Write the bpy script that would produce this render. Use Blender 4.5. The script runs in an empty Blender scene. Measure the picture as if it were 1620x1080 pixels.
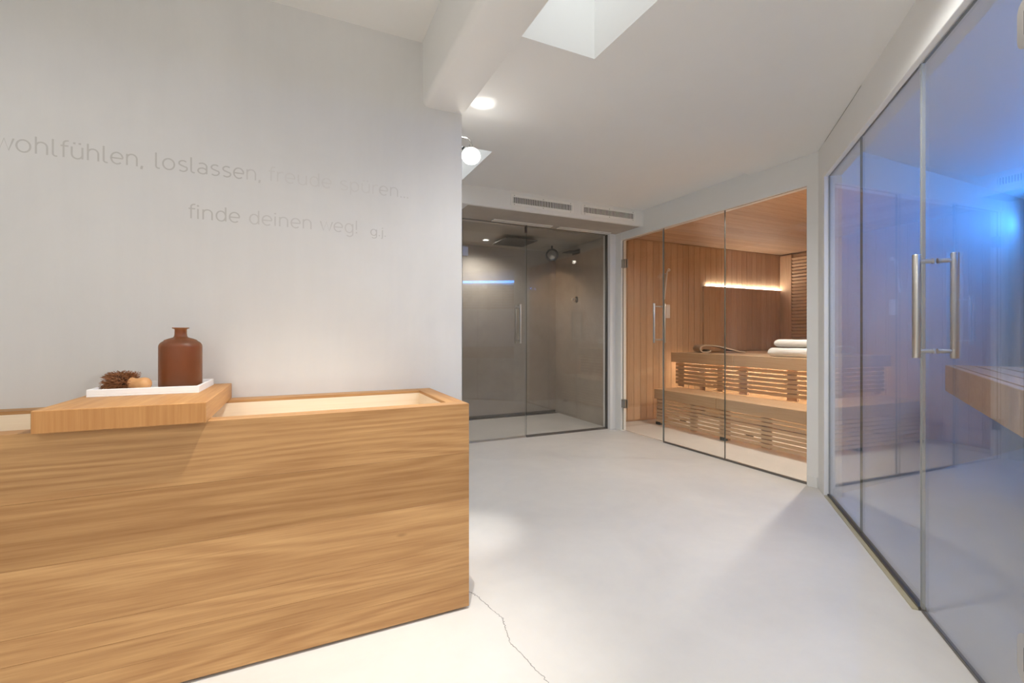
import bpy, bmesh, math, random
from mathutils import Vector, Matrix, noise as mnoise
random.seed(7)
PI = math.pi
sc = bpy.context.scene
C = sc.collection

# ------------------------------------------------------------------ camera
YAW = math.radians(25.2)
CAMH = 1.05
FPX = 724.0
cam_d = bpy.data.cameras.new('camera')
cam = bpy.data.objects.new('camera', cam_d); C.objects.link(cam)
cam.location = (0, 0, CAMH)
cam.rotation_euler = (PI / 2, 0, -YAW)
cam_d.sensor_width = 36.0
cam_d.lens = 36.0 * FPX / 1620.0
cam_d.shift_y = -10.0 / 1620.0
cam_d.clip_start = 0.02
sc.camera = cam

# ------------------------------------------------------------------ world, exposure
SKY = 2.6
w = bpy.data.worlds.new('world'); sc.world = w; w.use_nodes = True
bg = w.node_tree.nodes['Background']
bg.inputs[0].default_value = (0.95, 0.975, 1.0, 1)
bg.inputs[1].default_value = SKY
sc.view_settings.view_transform = 'Standard'
sc.view_settings.look = 'None'
sc.view_settings.exposure = 0.07
sc.view_settings.gamma = 1.0
sc.view_settings.use_curve_mapping = False
sc.cycles.use_denoising = True
sc.cycles.max_bounces = 10
sc.cycles.diffuse_bounces = 6
sc.cycles.glossy_bounces = 6
sc.cycles.transmission_bounces = 10
sc.cycles.transparent_max_bounces = 32
sc.cycles.sample_clamp_indirect = 6.0
sc.cycles.blur_glossy = 0.5


def area(name, loc, rot, sx, sy, power=0, color=(1, 1, 1), portal=False):
    l = bpy.data.lights.new(name, 'AREA'); l.shape = 'RECTANGLE'
    l.size = sx; l.size_y = sy; l.energy = power; l.color = color
    o = bpy.data.objects.new(name, l); C.objects.link(o)
    o.location = loc; o.rotation_euler = rot
    if portal: l.cycles.is_portal = True
    return o


def spot(name, loc, target, power, size, blend, color, radius=0.03, parent=None):
    l = bpy.data.lights.new(name, 'SPOT'); l.energy = power; l.spot_size = math.radians(size)
    l.spot_blend = blend; l.color = color; l.shadow_soft_size = radius
    o = bpy.data.objects.new(name, l); C.objects.link(o)
    o.location = loc
    d = Vector(target) - Vector(loc)
    o.rotation_euler = d.to_track_quat('-Z', 'Y').to_euler()
    return o


# daylight comes through two skylights and an added window behind the camera (portals for the sky)
area('skylight_portal', (1.01, 0.265, 2.88), (0, 0, 0), 0.44, 2.93, portal=True)
area('skylight_portal', (0.42, 3.28, 2.88), (0, 0, 0), 1.64, 0.64, portal=True)
area('window_portal', (-1.2, -2.95, 1.5), (PI / 2, 0, 0), 2.0, 1.4, portal=True)


# ------------------------------------------------------------------ materials
def lin(r, g, b):
    f = lambda v: (v / 255.0 / 12.92) if v <= 10.31 else ((v / 255.0 + 0.055) / 1.055) ** 2.4
    return (f(r), f(g), f(b), 1.0)


class NT:
    def __init__(s, name):
        s.m = bpy.data.materials.new(name); s.m.use_nodes = True
        s.t = s.m.node_tree; s.n = s.t.nodes
        s.b = s.n['Principled BSDF']; s.out = s.n['Material Output']

    def add(s, typ, **kw):
        n = s.n.new(typ)
        for k, v in kw.items(): setattr(n, k, v)
        return n

    def ln(s, a, b): s.t.links.new(a, b)

    def math(s, op, a, b=None, c=None):
        n = s.add('ShaderNodeMath', operation=op)
        for i, v in enumerate((a, b, c)):
            if v is None: continue
            if isinstance(v, (int, float)): n.inputs[i].default_value = v
            else: s.ln(v, n.inputs[i])
        return n.outputs[0]

    def mapped(s, scale, rand=True, axis_noise=None):
        g = s.add('ShaderNodeNewGeometry')
        v = g.outputs['Position']
        if rand:
            oi = s.add('ShaderNodeObjectInfo')
            m = s.math('MULTIPLY', oi.outputs['Random'], 37.0)
            a = s.add('ShaderNodeVectorMath', operation='ADD')
            cx = s.add('ShaderNodeCombineXYZ')
            for i in range(3): s.ln(m, cx.inputs[i])
            s.ln(v, a.inputs[0]); s.ln(cx.outputs[0], a.inputs[1]); v = a.outputs[0]
        mp = s.add('ShaderNodeMapping'); mp.inputs['Scale'].default_value = scale
        s.ln(v, mp.inputs['Vector'])
        return mp.outputs[0]

    def noise(s, vec, scale, detail=4, rough=0.55, dist=0.0):
        n = s.add('ShaderNodeTexNoise')
        n.inputs['Scale'].default_value = scale; n.inputs['Detail'].default_value = detail
        n.inputs['Roughness'].default_value = rough; n.inputs['Distortion'].default_value = dist
        s.ln(vec, n.inputs['Vector'])
        return n.outputs['Fac']

    def ramp(s, fac, stops):
        r = s.add('ShaderNodeValToRGB')
        e = r.color_ramp.elements
        while len(e) < len(stops): e.new(0.5)
        for el, (p, c) in zip(e, stops):
            el.position = p; el.color = c
        s.ln(fac, r.inputs[0])
        return r.outputs[0]

    def mix(s, fac, a, b, blend='MIX'):
        n = s.add('ShaderNodeMix', data_type='RGBA', blend_type=blend)
        for sock, v in ((n.inputs[0], fac), (n.inputs[6], a), (n.inputs[7], b)):
            if isinstance(v, (int, float, tuple)): sock.default_value = v
            else: s.ln(v, sock)
        return n.outputs[2]

    def bump(s, h, strength, dist=0.01):
        n = s.add('ShaderNodeBump')
        n.inputs['Strength'].default_value = strength; n.inputs['Distance'].default_value = dist
        s.ln(h, n.inputs['Height']); s.ln(n.outputs[0], s.b.inputs['Normal'])


def plain(name, col, rough=0.5, metal=0.0, spec=0.5):
    k = NT(name)
    k.b.inputs['Base Color'].default_value = col
    k.b.inputs['Roughness'].default_value = rough
    k.b.inputs['Metallic'].default_value = metal
    k.b.inputs['Specular IOR Level'].default_value = spec
    # fine grain so that no surface is perfectly even
    v = k.mapped((1, 1, 1)); f = k.noise(v, 40, 3)
    c = k.mix(f, tuple(x * 0.95 for x in col[:3]) + (1,), tuple(min(1, x * 1.04) for x in col[:3]) + (1,))
    k.ln(c, k.b.inputs['Base Color'])
    return k.m


def plaster(name, col, var=0.06, bump=0.12, rough=0.65, streak=False, scale=1.0, spec=0.3):
    k = NT(name)
    v = k.mapped((1, 1, 1), rand=False)
    a = k.noise(v, 1.3 * scale, 6, 0.6, 0.6)
    v2 = k.mapped((6, 6, 0.7) if streak else (3, 3, 3), rand=False)
    b = k.noise(v2, 2.2 * scale, 5, 0.6)
    v3 = k.mapped((1, 1, 1), rand=False)
    c = k.noise(v3, 22 * scale, 4, 0.6)
    lo = tuple(x * (1 - var) for x in col[:3]) + (1,)
    hi = tuple(min(1, x * (1 + var * 0.7)) for x in col[:3]) + (1,)
    m1 = k.ramp(a, [(0.3, lo), (0.7, hi)])
    m2 = k.ramp(b, [(0.3, (1 - var * .6,) * 3 + (1,)), (0.7, (1, 1, 1, 1))])
    cc = k.mix(1.0, m1, m2, 'MULTIPLY')
    k.ln(cc, k.b.inputs['Base Color'])
    k.b.inputs['Roughness'].default_value = rough
    k.b.inputs['Specular IOR Level'].default_value = spec
    h = k.math('ADD', k.math('MULTIPLY', b, 0.6), k.math('MULTIPLY', c, 0.4))
    k.bump(h, bump, 0.01)
    return k.m


def wood(name, dark, light, axis='X', ring=1.0, rough=0.5, tone=0.12, ringscale=1.0, spec=0.3, knots=False):
    k = NT(name)
    ax = 'XYZ'.index(axis)
    def sc3(al, ac): return tuple(al if i == ax else ac for i in range(3))
    v = k.mapped(sc3(0.22, 3.2 * ringscale))
    n1 = k.noise(v, 1.0, 3, 0.5, 0.3)
    r1 = k.math('SINE', k.math('MULTIPLY', n1, 120.0))
    r1 = k.math('MULTIPLY_ADD', r1, 0.5, 0.5)
    v2 = k.mapped(sc3(4.0, 130.0))
    f = k.noise(v2, 1.0, 4, 0.65)
    v3 = k.mapped(sc3(0.45, 16.0))
    b = k.noise(v3, 1.0, 4, 0.6)
    t = k.math('ADD', k.math('MULTIPLY', r1, 0.13 * ring), k.math('MULTIPLY', f, 0.56))
    t = k.math('ADD', t, k.math('MULTIPLY', b, 0.27))
    col = k.ramp(t, [(0.14, dark), (0.80, light)])
    if knots:
        vo = k.add('ShaderNodeTexVoronoi'); vo.inputs['Scale'].default_value = 1.0
        k.ln(k.mapped(sc3(1.6, 5.0)), vo.inputs['Vector'])
        kn = k.ramp(vo.outputs['Distance'], [(0.010, (0.35, 0.28, 0.22, 1)), (0.05, (1, 1, 1, 1))])
        col = k.mix(1.0, col, kn, 'MULTIPLY')
    oi = k.add('ShaderNodeObjectInfo')
    tn = k.ramp(oi.outputs['Random'], [(0.0, (1 - tone, 1 - tone * 1.15, 1 - tone * 1.35, 1)), (1.0, (1, 1, 1, 1))])
    col = k.mix(1.0, col, tn, 'MULTIPLY')
    k.ln(col, k.b.inputs['Base Color'])
    k.b.inputs['Roughness'].default_value = rough
    k.b.inputs['Specular IOR Level'].default_value = spec
    k.bump(f, 0.10, 0.003)
    return k.m


def metal(name, col=(0.62, 0.60, 0.57, 1), rough=0.28, axis=2):
    k = NT(name)
    k.b.inputs['Metallic'].default_value = 1.0
    sc_ = [300, 300, 300]; sc_[axis] = 4
    f = k.noise(k.mapped(tuple(sc_)), 1.0, 2)
    k.ln(k.mix(f, tuple(x * .85 for x in col[:3]) + (1,), col), k.b.inputs['Base Color'])
    k.ln(k.math('MULTIPLY_ADD', f, 0.15, rough - 0.05), k.b.inputs['Roughness'])
    return k.m


def glass(name, tint, ior=1.5):
    """flat architectural pane: each face reflects by Fresnel and lets the rest straight through"""
    k = NT(name)
    k.n.remove(k.b)
    g = k.add('ShaderNodeNewGeometry')
    # leaving the pane without bending: the index is inverted so both faces reflect alike
    i = k.math('MULTIPLY_ADD', g.outputs['Backfacing'], 1 / ior - ior, ior)
    fr = k.add('ShaderNodeFresnel'); k.ln(i, fr.inputs['IOR'])
    t = k.add('ShaderNodeBsdfTransparent')
    t.inputs[0].default_value = tint
    gl = k.add('ShaderNodeBsdfGlossy'); gl.inputs['Roughness'].default_value = 0.0
    gl.inputs['Color'].default_value = (1, 1, 1, 1)
    mx = k.add('ShaderNodeMixShader')
    k.ln(fr.outputs[0], mx.inputs[0]); k.ln(t.outputs[0], mx.inputs[1]); k.ln(gl.outputs[0], mx.inputs[2])
    k.ln(mx.outputs[0], k.out.inputs['Surface'])
    return k.m


def emit(name, col, strength):
    k = NT(name)
    k.b.inputs['Base Color'].default_value = (0.8, 0.8, 0.8, 1)
    k.b.inputs['Emission Color'].default_value = col
    k.b.inputs['Emission Strength'].default_value = strength
    return k.m


M = {}
M['plaster_grey'] = plaster('plaster_grey', lin(220, 218, 215), 0.05, 0.10, 0.6, streak=True)
M['white'] = plaster('white_plaster', lin(235, 235, 233), 0.015, 0.06, 0.7)
M['ceil'] = plaster('ceiling_paint', lin(235, 235, 233), 0.012, 0.03, 0.75)
M['shaft'] = plaster('shaft_paint', lin(240, 240, 238), 0.01, 0.03, 0.75)
M['floor'] = plaster('cement_floor', lin(224, 221, 215), 0.06, 0.05, 0.42, scale=1.2, spec=0.4)
M['tadelakt'] = plaster('shower_plaster', lin(176, 168, 158), 0.10, 0.10, 0.5, scale=1.6)
M['blue_plaster'] = plaster('pale_plaster', lin(226, 224, 220), 0.03, 0.05, 0.6)
M['oakX'] = wood('oak_long', lin(150, 102, 60), lin(218, 174, 120), 'X', 1.2, 0.5, 0.26, knots=True)
M['oakY'] = wood('oak_cross', lin(160, 108, 62), lin(208, 162, 106), 'Y', 0.8, 0.5, 0.10)
M['oakZ'] = wood('oak_end', lin(160, 104, 56), lin(204, 152, 94), 'Z', 0.6, 0.55, 0.08)
M['maple'] = wood('pale_maple', lin(232, 212, 184), lin(246, 232, 210), 'X', 0.4, 0.6, 0.04)
M['saunaZ'] = wood('sauna_board_upright', lin(184, 148, 114), lin(222, 190, 156), 'Z', 0.6, 0.5, 0.14, 1.4)
M['saunaX'] = wood('sauna_board_long', lin(182, 144, 110), lin(220, 186, 150), 'X', 0.6, 0.5, 0.12, 1.4)
M['saunaY'] = wood('sauna_bench_board', lin(198, 162, 124), lin(230, 202, 166), 'Y', 0.6, 0.5, 0.10, 1.4)
M['steel'] = metal('brushed_steel')
M['steel_dark'] = metal('dark_steel', (0.22, 0.21, 0.20, 1), 0.35)
M['chrome'] = metal('chrome', (0.75, 0.75, 0.75, 1), 0.10)
M['nickel'] = metal('satin_nickel', (0.52, 0.49, 0.44, 1), 0.32)
M['glass_sauna'] = glass('sauna_glass', (0.95, 0.945, 0.93, 1))
M['glass_shower'] = glass('shower_glass', (0.93, 0.93, 0.92, 1))
M['glass_right'] = glass('grey_glass', (0.93, 0.94, 0.95, 1), 1.62)
M['glass_clear'] = glass('clear_glass', (0.985, 0.99, 0.99, 1))
M['edge'] = plain('glass_edge', lin(86, 92, 88), 0.25)
M['edge_light'] = plain('glass_edge_light', lin(160, 164, 163), 0.25)
M['tray'] = plain('white_enamel', lin(240, 239, 238), 0.3)
M['vent'] = plain('white_metal', lin(240, 239, 236), 0.45)
M['black'] = plain('black_gap', lin(28, 27, 26), 0.7)
M['letter'] = plain('engraved_grey', lin(194, 191, 186), 0.7)
M['letter_mid'] = plain('engraved_pale_grey', lin(203, 200, 196), 0.7)
M['letter_faint'] = plain('engraved_faint', lin(211, 208, 204), 0.7)
M['crack'] = plain('crack_grey', lin(120, 116, 110), 0.8)
M['towel'] = plaster('towelling', lin(244, 243, 240), 0.04, 0.9, 0.95, scale=14, spec=0.1)
M['felt'] = plaster('grey_beige_felt', lin(196, 178, 156), 0.06, 0.4, 0.95, scale=8, spec=0.1)
M['bristle'] = plain('brown_fibre', lin(142, 92, 54), 0.7)
M['bristle_core'] = plain('dark_fibre_core', lin(62, 38, 22), 0.9)
M['knob'] = wood('beech', lin(186, 130, 80), lin(222, 174, 122), 'X', 0.5, 0.45, 0.02)
M['brass'] = plain('sealing_strip', lin(188, 180, 150), 0.4)
M['plate'] = plain('ivory_plate', lin(236, 232, 224), 0.4)
M['led_warm'] = emit('led_warm', (1.0, 0.86, 0.66, 1), 70.0)
M['led_soft'] = emit('led_soft_white', (1.0, 0.95, 0.88, 1), 40.0)
M['led_blue'] = emit('led_blue', (0.05, 0.29, 1.0, 1), 24.0)
M['globe'] = emit('opal_globe', (1.0, 0.95, 0.88, 1), 16.0)
M['bulb'] = emit('downlight_bulb', (1.0, 0.93, 0.84, 1), 12.0)


def amber():
    k = NT('frosted_amber_glass')
    k.b.inputs['Base Color'].default_value = lin(150, 92, 50)
    f = k.noise(k.mapped((1, 1, 1)), 30, 3)
    k.ln(k.mix(f, lin(196, 134, 80), lin(206, 146, 92)), k.b.inputs['Base Color'])
    k.b.inputs['Roughness'].default_value = 0.42
    k.b.inputs['Transmission Weight'].default_value = 0.93
    k.b.inputs['IOR'].default_value = 1.45
    return k.m


M['amber'] = amber()


# ------------------------------------------------------------------ helpers
def link(name, me, mat=None, parent=None, loc=None):
    o = bpy.data.objects.new(name, me); C.objects.link(o)
    if mat is not None:
        for mm in (mat if isinstance(mat, (list, tuple)) else [mat]): me.materials.append(M[mm])
    if parent is not None: o.parent = parent
    if loc is not None: o.location = loc
    return o


def from_bm(name, bm, mat, parent=None, smooth=False, loc=None):
    bmesh.ops.recalc_face_normals(bm, faces=bm.faces)
    me = bpy.data.meshes.new(name); bm.to_mesh(me); bm.free()
    if smooth:
        for p in me.polygons: p.use_smooth = True
        me.set_sharp_from_angle(angle=math.radians(40))
    return link(name, me, mat, parent, loc)


def addbox(bm, x0, x1, y0, y1, z0, z1, T=None, bevel=0.0, mi=0):
    vs = []
    for z in (z0, z1):
        for (x, y) in ((x0, y0), (x1, y0), (x1, y1), (x0, y1)):
            p = Vector((x, y, z))
            vs.append(bm.verts.new(T @ p if T is not None else p))
    fs = [bm.faces.new([vs[i] for i in f]) for f in
          ((3, 2, 1, 0), (4, 5, 6, 7), (0, 1, 5, 4), (1, 2, 6, 5), (2, 3, 7, 6), (3, 0, 4, 7))]
    for f in fs: f.material_index = mi
    if bevel > 0:
        es = {e for f in fs for e in f.edges}
        bmesh.ops.bevel(bm, geom=list(es), offset=bevel, segments=1, affect='EDGES', profile=0.5)
    return fs


def box(name, b, mat, parent=None, bevel=0.0, T=None):
    bm = bmesh.new(); addbox(bm, *b, T=T, bevel=bevel)
    return from_bm(name, bm, mat, parent)


_cache = {}
def board(name, size, centre, mat, parent, bevel=0.0015, rot=None):
    """one board; alike boards share a mesh"""
    key = (tuple(round(s, 4) for s in size), mat, bevel)
    if key not in _cache:
        bm = bmesh.new()
        sx, sy, sz = (s / 2 for s in size)
        addbox(bm, -sx, sx, -sy, sy, -sz, sz, bevel=bevel)
        bmesh.ops.recalc_face_normals(bm, faces=bm.faces)
        me = bpy.data.meshes.new(name); bm.to_mesh(me); bm.free(); me.materials.append(M[mat])
        _cache[key] = me
    o = link(name, _cache[key], None, parent, centre)
    if rot is not None: o.rotation_euler = rot
    return o


def tube(bm, pts, r, seg=12, cap=True, T=None):
    pts = [Vector(p) for p in pts]
    rings = []
    up0 = None
    for i, p in enumerate(pts):
        d = (pts[min(i + 1, len(pts) - 1)] - pts[max(i - 1, 0)]).normalized()
        if up0 is None:
            up0 = Vector((0, 0, 1)) if abs(d.z) < 0.9 else Vector((1, 0, 0))
        a = d.cross(up0).normalized(); b = d.cross(a).normalized(); up0 = -b if up0.dot(b) < 0 else b
        rr = r[i] if isinstance(r, (list, tuple)) else r
        ring = []
        for k in range(seg):
            t = 2 * PI * k / seg
            q = p + a * (math.cos(t) * rr) + b * (math.sin(t) * rr)
            ring.append(bm.verts.new(T @ q if T is not None else q))
        rings.append(ring)
    for i in range(len(rings) - 1):
        for k in range(seg):
            bm.faces.new((rings[i][k], rings[i][(k + 1) % seg], rings[i + 1][(k + 1) % seg], rings[i + 1][k]))
    if cap:
        bm.faces.new(rings[0]); bm.faces.new(rings[-1])


def lathe(bm, prof, seg=40, T=None):
    rings = []
    for (r, z) in prof:
        if r < 1e-6:
            p = Vector((0, 0, z)); rings.append([bm.verts.new(T @ p if T is not None else p)])
        else:
            ring = []
            for k in range(seg):
                t = 2 * PI * k / seg
                p = Vector((r * math.cos(t), r * math.sin(t), z))
                ring.append(bm.verts.new(T @ p if T is not None else p))
            rings.append(ring)
    for a, b in zip(rings, rings[1:]):
        if len(a) == 1 and len(b) == 1: continue
        for k in range(seg):
            k2 = (k + 1) % seg
            if len(a) == 1: bm.faces.new((a[0], b[k], b[k2]))
            elif len(b) == 1: bm.faces.new((a[k], a[k2], b[0]))
            else: bm.faces.new((a[k], a[k2], b[k2], b[k]))


def ribbon(bm, pts, width, depth, T, closed=False):
    """a stroke in the local xz plane, proud by depth towards -y"""
    pts = [Vector((p[0], p[1])) for p in pts]
    n = len(pts); L = []; R = []
    ws = width if isinstance(width, (list, tuple)) else [width] * n
    for i in range(n):
        if closed: d = pts[(i + 1) % n] - pts[(i - 1) % n]
        else: d = pts[min(i + 1, n - 1)] - pts[max(i - 1, 0)]
        d = d.normalized() if d.length > 1e-9 else Vector((1, 0))
        nn = Vector((-d.y, d.x)) * ws[i] / 2
        L.append(pts[i] + nn); R.append(pts[i] - nn)
    mk = lambda p, y: bm.verts.new(T @ Vector((p.x, y, p.y)))
    lf = [mk(p, -depth) for p in L]; rf = [mk(p, -depth) for p in R]
    lb = [mk(p, 0) for p in L]; rb = [mk(p, 0) for p in R]
    rng = range(n if closed else n - 1)
    for i in rng:
        j = (i + 1) % n
        bm.faces.new((lf[i], lf[j], rf[j], rf[i]))
        bm.faces.new((lb[i], lb[j], lf[j], lf[i])); bm.faces.new((rf[i], rf[j], rb[j], rb[i]))
    if not closed:
        bm.faces.new((lf[0], rf[0], rb[0], lb[0])); bm.faces.new((lf[-1], rf[-1], rb[-1], lb[-1]))


def thing(name, label, cat, loc=(0, 0, 0), rotz=0.0, group=None, kind=None):
    o = bpy.data.objects.new(name, None); C.objects.link(o)
    o.empty_display_size = 0.1
    o.location = loc; o.rotation_euler = (0, 0, rotz)
    return tag(o, label, cat, group, kind)


def tag(o, label, cat, group=None, kind=None):
    o['label'] = label; o['category'] = cat
    if group: o['group'] = group
    if kind: o['kind'] = kind
    return o


def struct(o, label=None):
    o['kind'] = 'structure'
    if label: o['label'] = label
    return o


# ------------------------------------------------------------------ plan
YL = 2.24            # face of the lettered wall
XS = 3.255           # sauna glass plane
YSH = 4.20           # shower glass plane
ZN, ZF = 2.31, 2.335  # ceiling, near and beyond the step
P0 = Vector((3.14, 1.817)); D3 = Vector((-0.736, -0.677)).normalized()
A3 = math.atan2(D3.y, D3.x)
T3 = Matrix.Translation((P0.x, P0.y, 0)) @ Matrix.Rotation(A3, 4, 'Z')  # local x runs along the angled glass wall, local +y = blue room side?
N3 = Vector((-D3.y, D3.x))   # left of D3
# left of D3 (-.736,-.677) is (.677,-.736): away from the camera, into the blue room


def multi(name, boxes, mat, bevel=0.0, T=None, parent=None):
    bm = bmesh.new()
    for b in boxes: addbox(bm, *b, T=T, bevel=bevel)
    return from_bm(name, bm, mat, parent)


# ------------------------------------------------------------------ structure
floor = struct(box('floor', (-2.8, 7.0, -3.2, 5.6, -0.15, 0.0), 'floor'), 'seamless pale grey cement floor')
wl = struct(box('wall_left', (-2.7, 0.77, YL, YL + 0.12, 0, 2.6), 'plaster_grey', bevel=0.004), 'pale grey plaster wall with lettering')
struct(multi('wall_back', [(-2.7, -2.2, -3.1, -3.0, 0, 2.6), (-0.2, 1.1, -3.1, -3.0, 0, 2.6),
                           (-2.2, -0.2, -3.1, -3.0, 0, 0.8), (-2.2, -0.2, -3.1, -3.0, 2.2, 2.6)], 'white'))
struct(box('wall_side', (-2.8, -2.7, -3.1, 4.4, 0, 2.6), 'white'))
wn = thing('window_1', 'added window out of view at the near end of the hall', 'window', kind='structure')  # unseen window, put in to bring daylight from behind the camera
box('pane', (-2.2, -0.2, -3.06, -3.04, 0.8, 2.2), 'glass_clear', wn)
for x in (-2.18, -1.2, -0.22): box('mullion', (x - .02, x + .02, -3.08, -3.02, 0.8, 2.2), 'white', wn)
struct(box('wall_right', (1.0, 1.1, -3.1, -0.15, 0, 2.6), 'white'))
# ceilings with skylight openings
struct(multi('ceiling', [
    (-2.8, 0.58, -3.1, 2.4, 2.497, 2.6),                        # high part over the trough
    (-2.8, 0.70, 2.36, 2.96, ZF, 2.6), (-2.8, -0.40, 2.96, 4.3, ZF, 2.6),                           # passage behind the lettered wall
    (0.70, 7.0, -3.1, -1.2, ZN, 2.6),
    (1.23, 7.0, -1.2, 1.73, ZN, 2.6), (0.70, 0.79, -1.2, 1.73, ZN, 2.6),
    (0.70, 7.0, 1.73, 2.46, ZN, 2.6),
    (0.70, 7.0, 2.46, 2.96, ZF, 2.6), (1.24, 7.0, 2.96, 3.60, ZF, 2.6), 
    (-0.40, 7.0, 3.60, 5.6, ZF, 2.6)], 'ceil'), 'smooth white ceiling')
bm = bmesh.new()
fs = addbox(bm, 0.563, 0.775, -3.05, YL, 2.183, 2.58)
es = [e for e in bm.edges if all(abs(v.co.x - 0.563) < 1e-4 and abs(v.co.z - 2.183) < 1e-4 for v in e.verts)]
bmesh.ops.bevel(bm, geom=es, offset=0.032, segments=6, affect='EDGES', profile=0.5)
es = [e for e in bm.edges if all(abs(v.co.x - 0.775) < 1e-4 and abs(v.co.z - 2.183) < 1e-4 for v in e.verts)]
bmesh.ops.bevel(bm, geom=es, offset=0.006, segments=2, affect='EDGES', profile=0.5)
struct(from_bm('ceiling_beam', bm, 'white', smooth=True), 'white plastered ceiling beam with rounded lower edge')
# skylight shafts
for i, (x0, x1, y0, y1) in enumerate(((0.79, 1.23, -1.2, 1.73), (-0.40, 1.24, 2.96, 3.60))):
    z0 = 2.6
    s = thing('window_%d' % (i + 3), ('skylight with deep white shaft beside the ceiling beam', 'small skylight above the globe lamp')[i], 'skylight', kind='structure')
    multi('shaft', [(x0 - .05, x0, y0 - .05, y1 + .05, 2.58, 2.95), (x1, x1 + .05, y0 - .05, y1 + .05, 2.58, 2.95),
                    (x0, x1, y0 - .05, y0, 2.58, 2.95), (x0, x1, y1, y1 + .05, 2.58, 2.95)], 'shaft', parent=s)
    box('pane', (x0, x1, y0, y1, 2.92, 2.935), 'glass_clear', s)
# passage and shower
struct(box('wall_passage', (-2.7, 1.44, YSH, YSH + .1, 0, 2.6), 'white'))
struct(multi('wall_shower', [(1.34, 3.3, 5.40, 5.5, 0, 2.4), (1.34, 1.44, 4.3, 5.4, 0, 2.4),
                             (3.2, 3.3, 4.27, 5.4, 0, 2.4)], 'tadelakt'), 'grey brown plaster walls of the shower')
struct(box('ceiling_shower', (1.34, 3.24, 3.72, 5.45, 2.177, 2.20), 'tadelakt'), 'grey plaster shower ceiling')
struct(box('wall_bulkhead', (-2.7, 3.245, 3.695, 3.73, 2.172, 2.5), 'white', bevel=0.003), 'white bulkhead over the shower')
struct(box('ceiling_passage_soffit', (-2.7, 1.34, 3.73, 4.2, 2.177, 2.20), 'white'))
struct(multi('wall_jamb', [(3.155, 3.30, 4.14, 4.27, 0, 2.34), (3.228, 3.30, 4.045, 4.45, 0, 2.34)], 'white', bevel=0.003), 'white jamb between shower and sauna glass')
# sauna front
struct(multi('wall_sauna_front', [(3.232, 3.31, 1.93, 4.06, 2.098, 2.5)], 'white', bevel=0.002), 'white lintel over the sauna glass')
bm = bmesh.new()
addbox(bm, 3.232, 3.31, 1.90, 2.022, 0, 2.10, bevel=0.002)
addbox(bm, -0.165, 0.0, -0.03, 0.07, 0, 2.5, T=T3, bevel=0.002)
struct(from_bm('wall_corner_post', bm, 'white'), 'white post between sauna glass and angled glass wall')
struct(box('trim_1', (3.222, 3.232, 1.945, 2.012, 0, 0.075), 'white', bevel=0.002), 'small white skirting piece at the post')
struct(box('wall_right_lintel', (-0.01, 3.0, -0.03, 0.07, 2.085, 2.5), 'white', T=T3, bevel=0.002), 'white lintel over the angled glass wall')
struct(box('wall_right_pier', (2.22, 3.0, -0.03, 0.07, 0, 2.085), 'white', T=T3))
# sauna shell
wsf = struct(box('wall_sauna_far', (3.30, 6.6, 4.425, 4.5, 0, 2.4), 'saunaX'), 'upright board wall of the sauna')
wsb = struct(box('wall_sauna_back', (6.475, 6.6, 1.9, 4.5, 0, 2.4), 'saunaX'))
wsp = struct(box('wall_partition', (3.24, 6.6, 1.82, 1.90, 0, 2.5), 'blue_plaster'), 'pale partition wall of the blue lit room')
csa = struct(box('ceiling_sauna', (3.31, 6.6, 1.9, 4.45, 2.245, 2.30), 'saunaX'), 'board ceiling of the sauna')
bw = 0.1
n = int((6.47 - 3.31) / bw)
for i in range(n):
    board('board', (bw - 0.003, 0.02, 2.19), (3.31 + bw * (i + .5), 4.413, 1.12), 'saunaZ', wsf)
for i in range(25):
    board('board', (0.02, bw - 0.003, 2.19), (6.463, 1.95 + bw * (i + .5), 1.12), 'saunaZ', wsb)
for i in range(25):
    board('board', (3.14, bw - 0.004, 0.02), (3.31 + 1.57, 1.905 + bw * (i + .5), 2.233), 'saunaX', csa)
box('board_lining', (3.31, 6.45, 1.901, 1.915, 0, 2.22), 'saunaX', wsp)
# blue room
FB = math.radians(62)                     # bearing of the bench front, from +y
db = Vector((math.sin(FB), math.cos(FB)))  # along the bench, away from the camera
nb = Vector((db.y, -db.x))                # away from the glass, to the back wall
BC = Vector((4.19, 1.64))                 # far front corner of the bench
BD = 0.80
TB = Matrix(((db.x, nb.x, 0, BC.x), (db.y, nb.y, 0, BC.y), (0, 0, 1, 0), (0, 0, 0, 1)))
struct(box('wall_blue_back', (-3.8, 2.4, BD, BD + .1, 0, 2.4), 'blue_plaster', T=TB), 'back wall of the blue lit room')
struct(box('wall_blue_side', (6.15, 6.25, 1.0, 1.9, 0, 2.4), 'blue_plaster'))


# ------------------------------------------------------------------ glass walls and doors
def pane(name, x0, x1, z0, z1, T, mat, parent, t=0.010, edge='edge'):
    bm = bmesh.new()
    fs = addbox(bm, x0, x1, -t / 2, t / 2, z0, z1, T=T)
    for f in (fs[0], fs[1], fs[3], fs[5]): f.material_index = 1
    return from_bm(name, bm, [mat, edge], parent)


def rounded_plate(bm, w, h, d, r, T, seg=5):
    """plate in local xz, thickness along y from 0 to d"""
    out = []
    for cx, cz, a0 in ((w / 2 - r, h / 2 - r, 0), (-w / 2 + r, h / 2 - r, 90), (-w / 2 + r, -h / 2 + r, 180), (w / 2 - r, -h / 2 + r, 270)):
        for k in range(seg + 1):
            a = math.radians(a0 + 90 * k / seg)
            out.append((cx + r * math.cos(a), cz + r * math.sin(a)))
    f = [bm.verts.new(T @ Vector((x, 0, z))) for x, z in out]
    b = [bm.verts.new(T @ Vector((x, d, z))) for x, z in out]
    n = len(out)
    bm.faces.new(f); bm.faces.new(b)
    for i in range(n): bm.faces.new((f[i], f[(i + 1) % n], b[(i + 1) % n], b[i]))


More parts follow.
